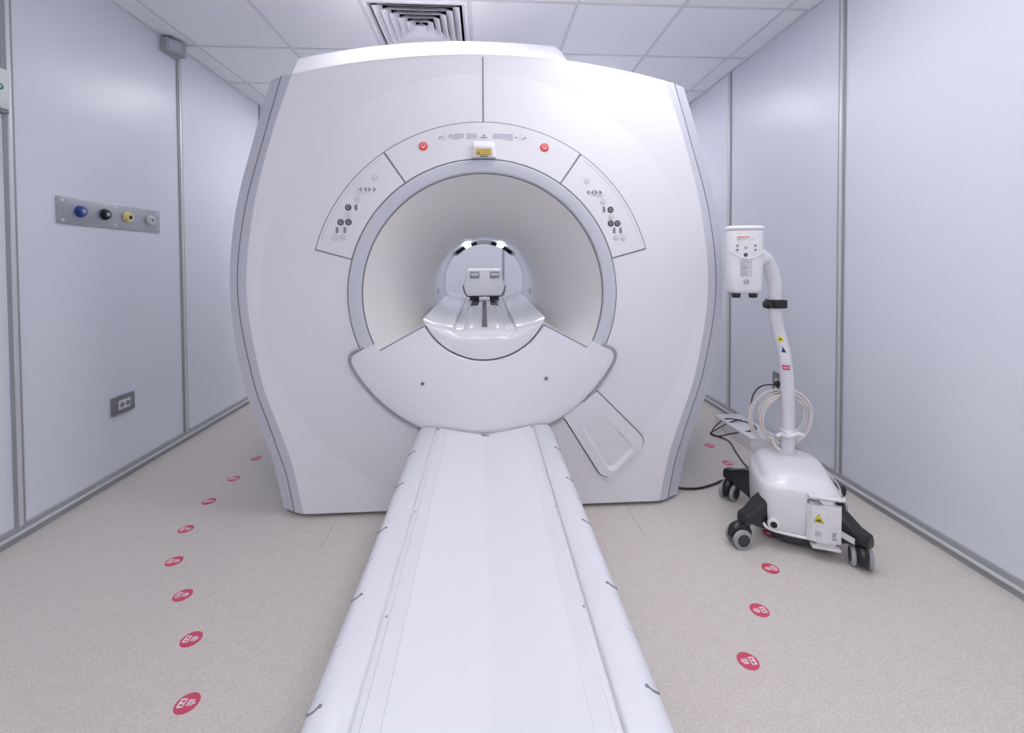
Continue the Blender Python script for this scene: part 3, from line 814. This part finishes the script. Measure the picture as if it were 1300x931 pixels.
# ------------------------------------------------------------------ injector trolley
IC=Vector((1.355,1.857,0)); TH=atan2(-.377,.926)
LM=Matrix.Translation(IC)@Matrix.Rotation(TH,4,'Z')
inj=thing('injector_trolley','white contrast injector head on a curved pole with four-castor base, by the right wall','medical injector',tuple(IC))
def LB(): return MB()
def bl(mb,name,m,parent=inj,smooth=40,local=True):
    if local: mb.v=[tuple(LM@Vector(v)) for v in mb.v]
    o=mb.build(name,m,parent,smooth=smooth); 
    return o
# base cover: superelliptic rings
def srect(hx,hy,cx,cy,z,n=48,e=3.2,tilt=0.0,fx=0.0):
    P=[]
    for k in range(n):
        a=2*pi*k/n; c,s=cos(a),sin(a)
        x=hx*(abs(c)**(2/e))*(1 if c>=0 else -1); y=hy*(abs(s)**(2/e))*(1 if s>=0 else -1)
        P.append((cx+x,cy+y,z+tilt*y+fx*x))
    return P
b=LB()
secs=[(.134,.158,.058,5,0,0),(.148,.172,.066,5,0,0),(.153,.178,.082,5,0,0),(.156,.182,.15,5,0,0),(.156,.182,.225,5,0,0),(.154,.180,.243,5,1,0),(.149,.175,.253,5,1,0),(.143,.168,.258,5,1,0),(.139,.163,.262,4.5,1,.004),(.134,.156,.275,4.5,1,.008),(.126,.146,.287,4.2,1,.012),(.112,.130,.296,4,1,.018),(.085,.10,.302,3.6,1,.028),(.045,.055,.304,3,1,.04)]
def sec_(hx,hy,z,e,ar,cy):
    P=srect(hx,hy,0,.006+cy,z,n=72,e=e)
    out=[]
    for x,y,zz in P:
        if ar: zz+= .016*(1-(x/.155)**2)*(1 if z<.30 else .6) -.030*max(0,(x+.02)/.17)*(max(0,-(y-.05))/.2) - .008
        out.append((x,y,zz))
    return out
b.loft([sec_(*q) for q in secs],cap=(True,True))
body=bl(b,'base_cover','inj',smooth=32)
b=LB(); b.loft([srect(.120,.150,0,-.004,.026),srect(.132,.160,0,0,.045),srect(.134,.162,0,0,.080)],cap=(True,True)); bl(b,'chassis','dark')
b=LB(); b.cyl((-.112,-.165,.105),(0,-1,0),.022,.020,24,bev=.004); bl(b,'port_boss','inj'); 
b=LB(); b.cyl((-.112,-.1845,.105),(0,-1,0),.013,.003,20); bl(b,'port','black')
# skirt lip on the front
b=LB(); b.tube([(-.146,-.165,.096),(-.12,-.178,.080),(0,-.181,.070),(.12,-.178,.068)],.006,n=10,sub=6); bl(b,'skirt_lip','inj')
# legs and castors
cast=[(-.212,-.182),(.182,-.205),(-.218,.205),(.225,.184)]
for i,(cx,cy) in enumerate(cast):
    d=Vector((cx,cy,0)); L=d.length; d.normalize(); pe=Vector((-d.y,d.x,0))
    b=LB(); rg=[]
    for t_,w,zb,zt in ((.10,.040,.05,.205),(.16,.038,.05,.20),(.215,.033,.070,.182),(L-.01,.028,.094,.150),(L+.026,.024,.094,.143),(L+.031,.019,.098,.135)):
        c=d*t_
        sec=[(-w,zb+.012),(-w*.7,zb),(w*.7,zb),(w,zb+.012),(w,zt-.012),(w*.7,zt),(-w*.7,zt),(-w,zt-.012)]
        rg.append([tuple(c+pe*q+Vector((0,0,z))) for q,z in sec])
    b.loft(rg,cap=(True,True)); leg=bl(b,'leg','legmat',smooth=30)
    if i==1:
        b=LB(); c=d*.235-pe*.0375; 
        f=d*1; a=[c-f*.035,c+f*.035]
        pts=[a[0]+Vector((0,0,.105)),a[1]+Vector((0,0,.100)),a[1]+Vector((0,0,.124)),a[0]+Vector((0,0,.130))]
        b.add([tuple(p) for p in pts]+[tuple(p-pe*.002) for p in pts],[(0,1,2,3),(7,6,5,4),(0,4,5,1),(1,5,6,2),(2,6,7,3),(3,7,4,0)])
        bl(b,'leg_label','sockwh',leg,smooth=0)
    # twin castor: swivel hood and two wheels
    sw=[2.0,-.15,2.5,.4][i] ; c=Vector((cx,cy,0)); ax=Vector((cos(sw),sin(sw),0)); fw=Vector((-ax.y,ax.x,0))
    cc=c+fw*(.034 if i==0 else .014)
    b=LB(); b.cyl(tuple(c+Vector((0,0,.075))),(0,0,1),.014,.035,16); 
    b.tube([tuple(cc-fw*.040+Vector((0,0,.030))),tuple(cc-fw*.034+Vector((0,0,.060))),tuple(cc-fw*.008+Vector((0,0,.082))),tuple(cc+fw*.022+Vector((0,0,.074))),tuple(cc+fw*.038+Vector((0,0,.046)))],[.014,.020,.022,.020,.012],n=12,sub=4)
    b.cyl(tuple(cc-ax*.018+Vector((0,0,.040))),tuple(ax),.030,.036,24)
    ca=bl(b,'castor','legmat',smooth=50)
    for s in (-1,1):
        w=LB(); w.cyl(tuple(cc+ax*(s*.019-.0)+Vector((0,0,.040))) if s>0 else tuple(cc-ax*.019+Vector((0,0,.040))),tuple(ax*s),.040,.016,32,bev=.005); wo=bl(w,'wheel','tyre',ca)
        w=LB(); w.cyl(tuple(cc+ax*s*.0345+Vector((0,0,.040))),tuple(ax*s),.026,.0025,24); bl(w,'hub_cap','dark',ca)
# pole (world coordinates)
Yp=1.925
def WP(x,y,Y=Yp):
    # world point on the vertical plane at depth Y for a measured sight line (metric, precomputed slope)
    return ((x-614.7)/561*1.02*Y, Y, 1.188-(y-334)/561*1.03*Y)
pole=[(1.397,1.95,.26),(1.397,1.95,.40),(1.396,1.95,.52),(1.391,1.95,.642),(1.374,1.95,.77),(1.352,1.95,.85),(1.333,1.95,.94),(1.330,1.95,1.02),(1.326,1.95,1.09),(1.306,1.948,1.15),(1.270,1.94,1.20)]
b=MB(); b.tube(pole,[.028,.028,.028,.028,.028,.028,.027,.027,.029,.033,.034],n=24,sub=5); po=bl(b,'pole','injpole',local=False,smooth=60)
b=MB(); b.cyl((1.397,1.95,.292),(0,0,1),.038,.008,28,bev=.002); bl(b,'pole_collar','sockgrey',local=False)
# bracket holding the cable
b=MB(); b.cyl((1.397,1.95,.396),(0,0,1),.034,.018,28,bev=.003); b.tube([(1.304,1.892,.402),(1.322,1.895,.411),(1.345,1.898,.404),(1.366,1.90,.399),(1.388,1.898,.404),(1.411,1.895,.411),(1.430,1.892,.402)],.0085,n=10,sub=5); b.box(1.362,1.40,1.90,1.93,.396,.410,.003)
bl(b,'cable_bracket','inj',local=False)
# stickers on the pole: curved patches facing the viewer
def polepatch(z0,z1,name,m,w=.55,r=.0306,off=0.0,shape=None,parent=po):
    P,R=smooth([Vector(p) for p in pole],[.03]*len(pole),20)
    def cxz(z):
        for i in range(len(P)-1):
            if P[i].z<=z<=P[i+1].z:
                t=(z-P[i].z)/(P[i+1].z-P[i].z+1e-9); return P[i].x*(1-t)+P[i+1].x*t,P[i].y
        return P[0].x,P[0].y
    b=MB(); rows=[]; nz=8; na=8; base=-pi/2-.55
    for j in range(nz+1):
        z=z0+(z1-z0)*j/nz; x,y=cxz(z); ww=w*(1 if shape is None else max(.03,1-j/nz))
        rows.append([(x+(r)*cos(base+off-ww+2*ww*k/na),y+(r)*sin(base+off-ww+2*ww*k/na),z) for k in range(na+1)])
    b.loft(rows,closed=False); o=b.build(name,m,parent); return o
polepatch(.722,.862,'label_strip','white',.62,.0284)
polepatch(.823,.857,'warning_label','ylw2',.50,.0289,shape='tri')
polepatch(.829,.837,'label_text','dark',.16,.0293)
polepatch(.773,.802,'pictogram','blue',.36,.0289,shape='tri')
polepatch(.692,.714,'red_label','red',.55,.0285)
polepatch(.701,.705,'red_label_text','white',.40,.0289)
# black clamp
b=MB(); b.box(1.300,1.364,1.908,1.985,.974,1.014,.007); b.box(1.284,1.302,1.915,1.945,.982,1.006,.004)
cl=bl(b,'pole_clamp','black',local=False)
b=MB(); b.cyl((1.274,1.905,.994),(0,1,0),.020,.020,20,bev=.004); b.cyl((1.280,1.918,.994),(-1,0,0),.017,.022,20,bev=.004); bl(b,'clamp_knob','black',cl,local=False)
# injector head: rounded shield
HM=Matrix.Translation((1.136,1.872,1.188))@Matrix.Rotation(radians(-8),4,'Z')@Matrix.Scale(.89,4)@Matrix.Translation((0,0,-1.171))
def hbl(mb,name,m,parent,smooth=40):
    mb.v=[tuple(HM@Vector(v)) for v in mb.v]; return mb.build(name,m,parent,smooth=smooth)
HW=.083; z0h,z1h=1.017,1.322
def hsec(z,w,d0,d1,n=40,e=3.4):
    P=[]
    for k in range(n):
        a=2*pi*k/n; c,s=cos(a),sin(a)
        P.append((w*(abs(c)**(2/e))*(1 if c>=0 else -1),(d0 if s<0 else d1)*(abs(s)**(2/e))*(1 if s>=0 else -1),z))
    return P
b=MB()
b.loft([hsec(z0h,.064,.034,.034),hsec(z0h+.006,.072,.042,.042),hsec(z0h+.02,.077,.046,.046),hsec(1.12,.080,.048,.048),hsec(1.20,.082,.049,.049),hsec(z1h-.012,.083,.049,.049),hsec(z1h,.082,.048,.048)],cap=(True,True))
hd=hbl(b,'head','inj',inj,60)
b=MB(); b.loft([hsec(z1h+.001,.080,.046,.046),hsec(z1h+.004,.085,.050,.050),hsec(z1h+.016,.085,.050,.050),hsec(z1h+.022,.078,.045,.045)],cap=(True,True)); hbl(b,'head_lid','inj',hd,60)
fy=-.0492
# smile-shaped ledge
b=MB(); b.tube([(-.081,-.030,1.224),(-.074,fy+.002,1.214),(-.05,fy,1.196),(-.02,fy-.0005,1.187),(.01,fy-.0005,1.187),(.04,fy,1.197),(.068,fy+.001,1.215),(.083,-.028,1.228)],.0028,n=8,sub=5); hbl(b,'ledge','inj',hd)
def hdisc(x,z,r,m,name='key',d=.003,inner=None):
    b=MB(); b.cyl((x,fy+.001,z),(0,-1,0),r,d,20,bev=.0006); o=hbl(b,name,m,hd)
    if inner:
        b=MB(); b.cyl((x+inner[2],fy+.0012-d,z),(0,-1,0),r*inner[1],.0006,16); hbl(b,'key_mark',inner[0],o)
for x in (-.054,.030):
    for z in (1.247,1.227): hdisc(x,z,.0065,'ltgrey',inner=('seam',.6,.001))
hdisc(-.014,1.237,.0068,'detgrey'); hdisc(-.014,1.203,.0092,'black',inner=('white',.2,0))
MB
b=MB(); b.box(-.054,.002,fy-.001,fy+.002,1.286,1.291); hbl(b,'orange_print','orange',hd,0)
b=MB(); b.box(-.054,.024,fy-.001,fy+.002,1.276,1.2785); hbl(b,'grey_print','ltgrey',hd,0)
# printed frame of text
fy2=-.0487
g=MB(); X0,X1,Z0,Z1=-.036,.013,1.100,1.178
for (a,c,d,e) in ((X0,X1,Z1-.001,Z1),(X0,X1,Z0,Z0+.001),(X0,X0+.001,Z0,Z1),(X1-.001,X1,Z0,Z1),(X0,X1,1.165,1.166),(X0,X1,1.152,1.153),(X0,X1,1.138,1.139),(X0,X1,1.124,1.125)):
    g.box(a,c,fy2-.0012,fy2+.002,d,e)
for z in (1.170,1.158,1.146,1.142,1.132,1.118,1.112,1.106): g.box(X0+.005,X1-.008-.01*((z*1000)%3)/3,fy2-.0012,fy2+.002,z,z+.0016)
hbl(g,'printed_table','grey',hd,0)
# round emblem with crossed lettering
g=MB(); cx,cz=-.010,1.072; R=.0125
rs=[]
for q,yy in ((R,fy2-.0018),(R-.0012,fy2-.0018),(R-.0012,fy2+.003),(R,fy2+.003),(R,fy2-.0018)): rs.append([(cx+q*cos(2*pi*k/28),yy,cz+q*sin(2*pi*k/28)) for k in range(28)])
g.loft(rs); hbl(g,'emblem_ring','grey',hd,30)
def text(body,size,loc,rot,m,name,parent,extr=.0004,mtx=None,vertical=False):
    cu=bpy.data.curves.new(name,'FONT'); cu.body=body; cu.size=size; cu.extrude=extr; cu.align_x='CENTER'; cu.align_y='CENTER'
    if vertical: cu.space_line=.78
    o=bpy.data.objects.new(name,cu); COL.objects.link(o); o.rotation_euler=rot; o.location=loc
    bpy.context.view_layer.update(); dg=bpy.context.evaluated_depsgraph_get(); me=bpy.data.meshes.new_from_object(o.evaluated_get(dg))
    w=o.matrix_world.copy(); me.transform((mtx@w) if mtx else w); bpy.data.objects.remove(o)
    me.materials.clear(); me.materials.append(M[m]); ob=bpy.data.objects.new(name,me); COL.objects.link(ob); ob.parent=parent; return ob
text('BAYER',.0062,(cx,fy2-.0016,cz),(pi/2,0,0),'grey','emblem_letters',hd,mtx=HM)
text('B\nA\n\nE\nR',.0062,(cx,fy2-.0016,cz),(pi/2,0,0),'grey','emblem_letters',hd,mtx=HM,vertical=True)
for x in (-.040,.040):
    b=MB(); b.cyl((x,-.006,z0h-.024),(0,0,1),.019,.030,24,r2=.022,bev=.003); hbl(b,'piston_knob','black',hd,40)
# arm joint behind head
b=MB(); b.tube([(1.185,1.905,1.20),(1.225,1.918,1.205),(1.272,1.94,1.20)],[.032,.038,.035],n=20,sub=4); bl(b,'head_joint','inj',local=False)

# power unit hanging on the front right corner of the base (world, faces viewer)
PM=Matrix.Translation((1.345,1.668,.010))@Matrix.Rotation(radians(-22),4,'Z')@Matrix.Scale(.89,4)
def pbl(mb,name,m,parent,smooth=30):
    mb.v=[tuple(PM@Vector(v)) for v in mb.v]; return mb.build(name,m,parent,smooth=smooth)
b=MB()
b.loft([[(-.068,.03,z),(-.066,-.012,z),(-.052,-.030,z),(.004,-.036,z),(.062,-.022,z),(.070,.0,z),(.070,.03,z)] for z in (.075,.080,.225,.235)],cap=(True,True))
pu=pbl(b,'power_unit','inj',inj,25)
b=MB(); b.loft([[(-.052,-.0315,z),(-.0005,-.0372,z),(-.0005,-.034,z),(-.052,-.028,z)] for z in (.150,.214)],cap=(True,True)); pbl(b,'raised_panel','inj',pu)
b=MB(); b.loft([[(-.052,-.0315,z),(-.0005,-.0372,z),(-.0005,-.034,z),(-.052,-.028,z)] for z in (.088,.142)],cap=(True,True)); pbl(b,'raised_panel','inj',pu)
b=MB(); b.loft([[(.008,-.0365,z),(.058,-.0245,z),(.058,-.020,z),(.008,-.032,z)] for z in (.150,.214)],cap=(True,True)); pbl(b,'raised_panel','inj',pu)
b=MB(); b.loft([[(.008,-.0365,z),(.058,-.0245,z),(.058,-.020,z),(.008,-.032,z)] for z in (.088,.142)],cap=(True,True)); pbl(b,'raised_panel','inj',pu)
b=MB(); b.add([(-.046,-.0335,.165),(-.008,-.0380,.165),(-.027,-.0362,.202),(-.046,-.031,.165),(-.008,-.0355,.165),(-.027,-.0335,.202)],[(0,1,2),(3,4,5),(0,1,4,3),(1,2,5,4),(2,0,3,5)])
wl=pbl(b,'warning_triangle','ylw2',pu,0); wl['label']='yellow warning triangle'
b=MB(); b.tube([(-.046,-.0338,.165),(-.008,-.0383,.165),(-.027,-.0365,.202)],.0012,n=5,closed=True); b.box(-.036,-.018,-.0385,-.036,.170,.1745); b.box(-.034,-.020,-.0382,-.036,.1775,.1795); pbl(b,'triangle_print','dark',wl,0)
b=MB(); b.tube([(.024,-.0345,.128),(.042,-.0305,.104)],.0011,n=5); b.tube([(.042,-.0305,.128),(.024,-.0345,.104)],.0011,n=5); b.tube([(.026,-.034,.128),(.028,-.0335,.106),(.038,-.031,.106),(.040,-.0308,.128)],.0008,n=5,closed=True); b.box(.024,.042,-.034,-.030,.094,.098); pbl(b,'bin_symbol','grey',pu,0)
b=MB(); 
for k in range(4): b.box(-.040,-.014,-.0375,-.033,.104+k*.006,.1055+k*.006)
pbl(b,'text_print','ltgrey',pu,0)
b=MB(); b.box(-.060,.068,-.026,.012,.262,.274,.005); b.box(-.02,.038,-.012,.012,.232,.266,.006); b.cyl((.068,-.008,.268),(1,0,0),.010,.012,16,bev=.002); pbl(b,'carry_handle','inj',pu)
b=MB(); b.box(-.050,.062,-.030,.012,.040,.053,.005); b.box(-.03,.045,-.015,.015,.050,.078,.004); pbl(b,'lower_bracket','inj',pu)
b=MB(); b.tube([(-.062,-.015,.236),(-.060,-.018,.252),(-.030,-.024,.252),(-.012,-.022,.244)],.004,n=8,sub=4); pbl(b,'release_lever','sockgrey',pu)
b=MB(); b.box(.050,.082,.002,.045,.205,.25,.008); pbl(b,'rear_plug','black',pu)
adopt(inj)

# ------------------------------------------------------------------ cables
def coil():
    mb=MB(); rnd=random.Random(7); c=Vector((1.400,1.988,.452))
    P=[]; turns=9; N=40
    for k in range(turns*N+1):
        a=2*pi*k/N; tt=k/N
        R=.122+.021*sin(tt*2.13+1)+.004*sin(2*a+tt)
        P.append(c+Vector((R*cos(a+pi/2)*1.06+.005*sin(tt*3),.012*sin(tt*2.2)+.010*cos(tt*4.1),R*sin(a+pi/2)*.95-.005*cos(tt*2))))
    mb.tube(P,.0040,n=8)
    return mb
o=coil().build('cable_coil','cablew'); tag(o,'cream cable coiled in loops and hung on the injector pole','cable coil')
b=MB(); b.tube([(1.330,1.96,.375),(1.328,1.95,.350),(1.340,1.94,.330),(1.352,1.93,.322)],[.005,.006,.007,.006],n=10,sub=5); tail=b.build('cable_tail','cablew',o)
o=MB().tube([(1.445,1.83,.283),(1.475,1.82,.270),(1.515,1.81,.232),(1.528,1.80,.195),(1.515,1.79,.172),(1.48,1.74,.205),(1.43,1.68,.246)],.0035,n=8,sub=6).build('charging_cable','cablew')
tag(o,'thin cream cable looping behind the base of the injector trolley down to its power unit','cable')
# black power cable from scanner along the floor
o=MB().tube([(.965,2.30,.0065),(1.006,2.232,.0065),(1.10,2.218,.0065),(1.203,2.252,.0065),(1.279,2.289,.0065),(1.40,2.31,.0065),(1.46,2.2,.0065)],.006,n=8,sub=8).build('power_cable','black')
tag(o,'thick black cable on the floor from the scanner side to under the injector trolley','cable')
# black cable loops beside the white box
o=MB().tube([(1.44,2.14,.13),(1.47,2.26,.05),(1.504,2.44,.006),(1.547,2.617,.006),(1.600,2.794,.006),(1.56,2.90,.006),(1.557,2.935,.008),(1.62,3.00,.03),(1.70,2.99,.084),(1.80,2.90,.084),(1.790,2.80,.084),(1.72,2.76,.084),(1.63,2.82,.045),(1.57,2.87,.010),(1.545,2.93,.006),(1.62,2.96,.03),(1.70,2.93,.0845),(1.78,2.96,.084)],.0042,n=8,sub=8).build('mains_cable','black')
tag(o,'thin black cable in loose loops over the white floor box behind the trolley','cable')
o=MB().tube([(1.846,2.665,.418),(1.80,2.64,.42),(1.745,2.68,.40),(1.73,2.74,.33),(1.75,2.80,.22),(1.78,2.86,.098)],.0042,n=8,sub=8).build('plug_cable','black')
tag(o,'thin black cable hanging from the plug in the right wall socket','cable')
b=MB(); b.cyl((1.822,2.662,.418),(1,0,0),.016,.034,16,bev=.003); b.build('plug','black',o)
# white box on the floor by the right wall
t=thing('cable_box','low white rectangular box on the floor along the right wall behind the trolley','box',(1.765,2.87,0))
MB().box(1.665,1.855,2.66,3.10,.0,.072,.004).build('body','inj',t)
MB().box(1.662,1.858,2.657,3.103,.060,.078,.004).build('lid','inj',t)
adopt(t)

# ------------------------------------------------------------------ camera
f,cx,cy,yaw,pit,rol,H=561.19,647.45,345.84,.0583,.0216,-.0053,1.1879
cam=bpy.data.cameras.new('camera'); co=bpy.data.objects.new('camera',cam); COL.objects.link(co)
fw=Vector((sin(yaw)*cos(pit),cos(yaw)*cos(pit),-sin(pit))); r=Vector((cos(yaw),-sin(yaw),0)); u=r.cross(fw)
r2=cos(rol)*r+sin(rol)*u; u2=-sin(rol)*r+cos(rol)*u
mw=Matrix((( r2.x,u2.x,-fw.x,0),(r2.y,u2.y,-fw.y,0),(r2.z,u2.z,-fw.z,H),(0,0,0,1)))
co.matrix_world=mw
cam.sensor_fit='HORIZONTAL'; cam.sensor_width=36; cam.lens=36*f/1300
cam.shift_x=(650-cx)/1300; cam.shift_y=(cy-465.5)/1300; cam.clip_start=.05; cam.clip_end=50
SC.camera=co
w=bpy.data.worlds.new('world'); SC.world=w; w.use_nodes=True
w.node_tree.nodes['Background'].inputs[0].default_value=(.75,.8,1,1); w.node_tree.nodes['Background'].inputs[1].default_value=.05
SC.view_settings.view_transform='Standard'; SC.view_settings.look='None'; SC.view_settings.gamma=1; SC.view_settings.use_curve_mapping=False
SC.view_settings.exposure=0.84
SC.cycles.max_bounces=16; SC.cycles.diffuse_bounces=10; SC.cycles.glossy_bounces=4
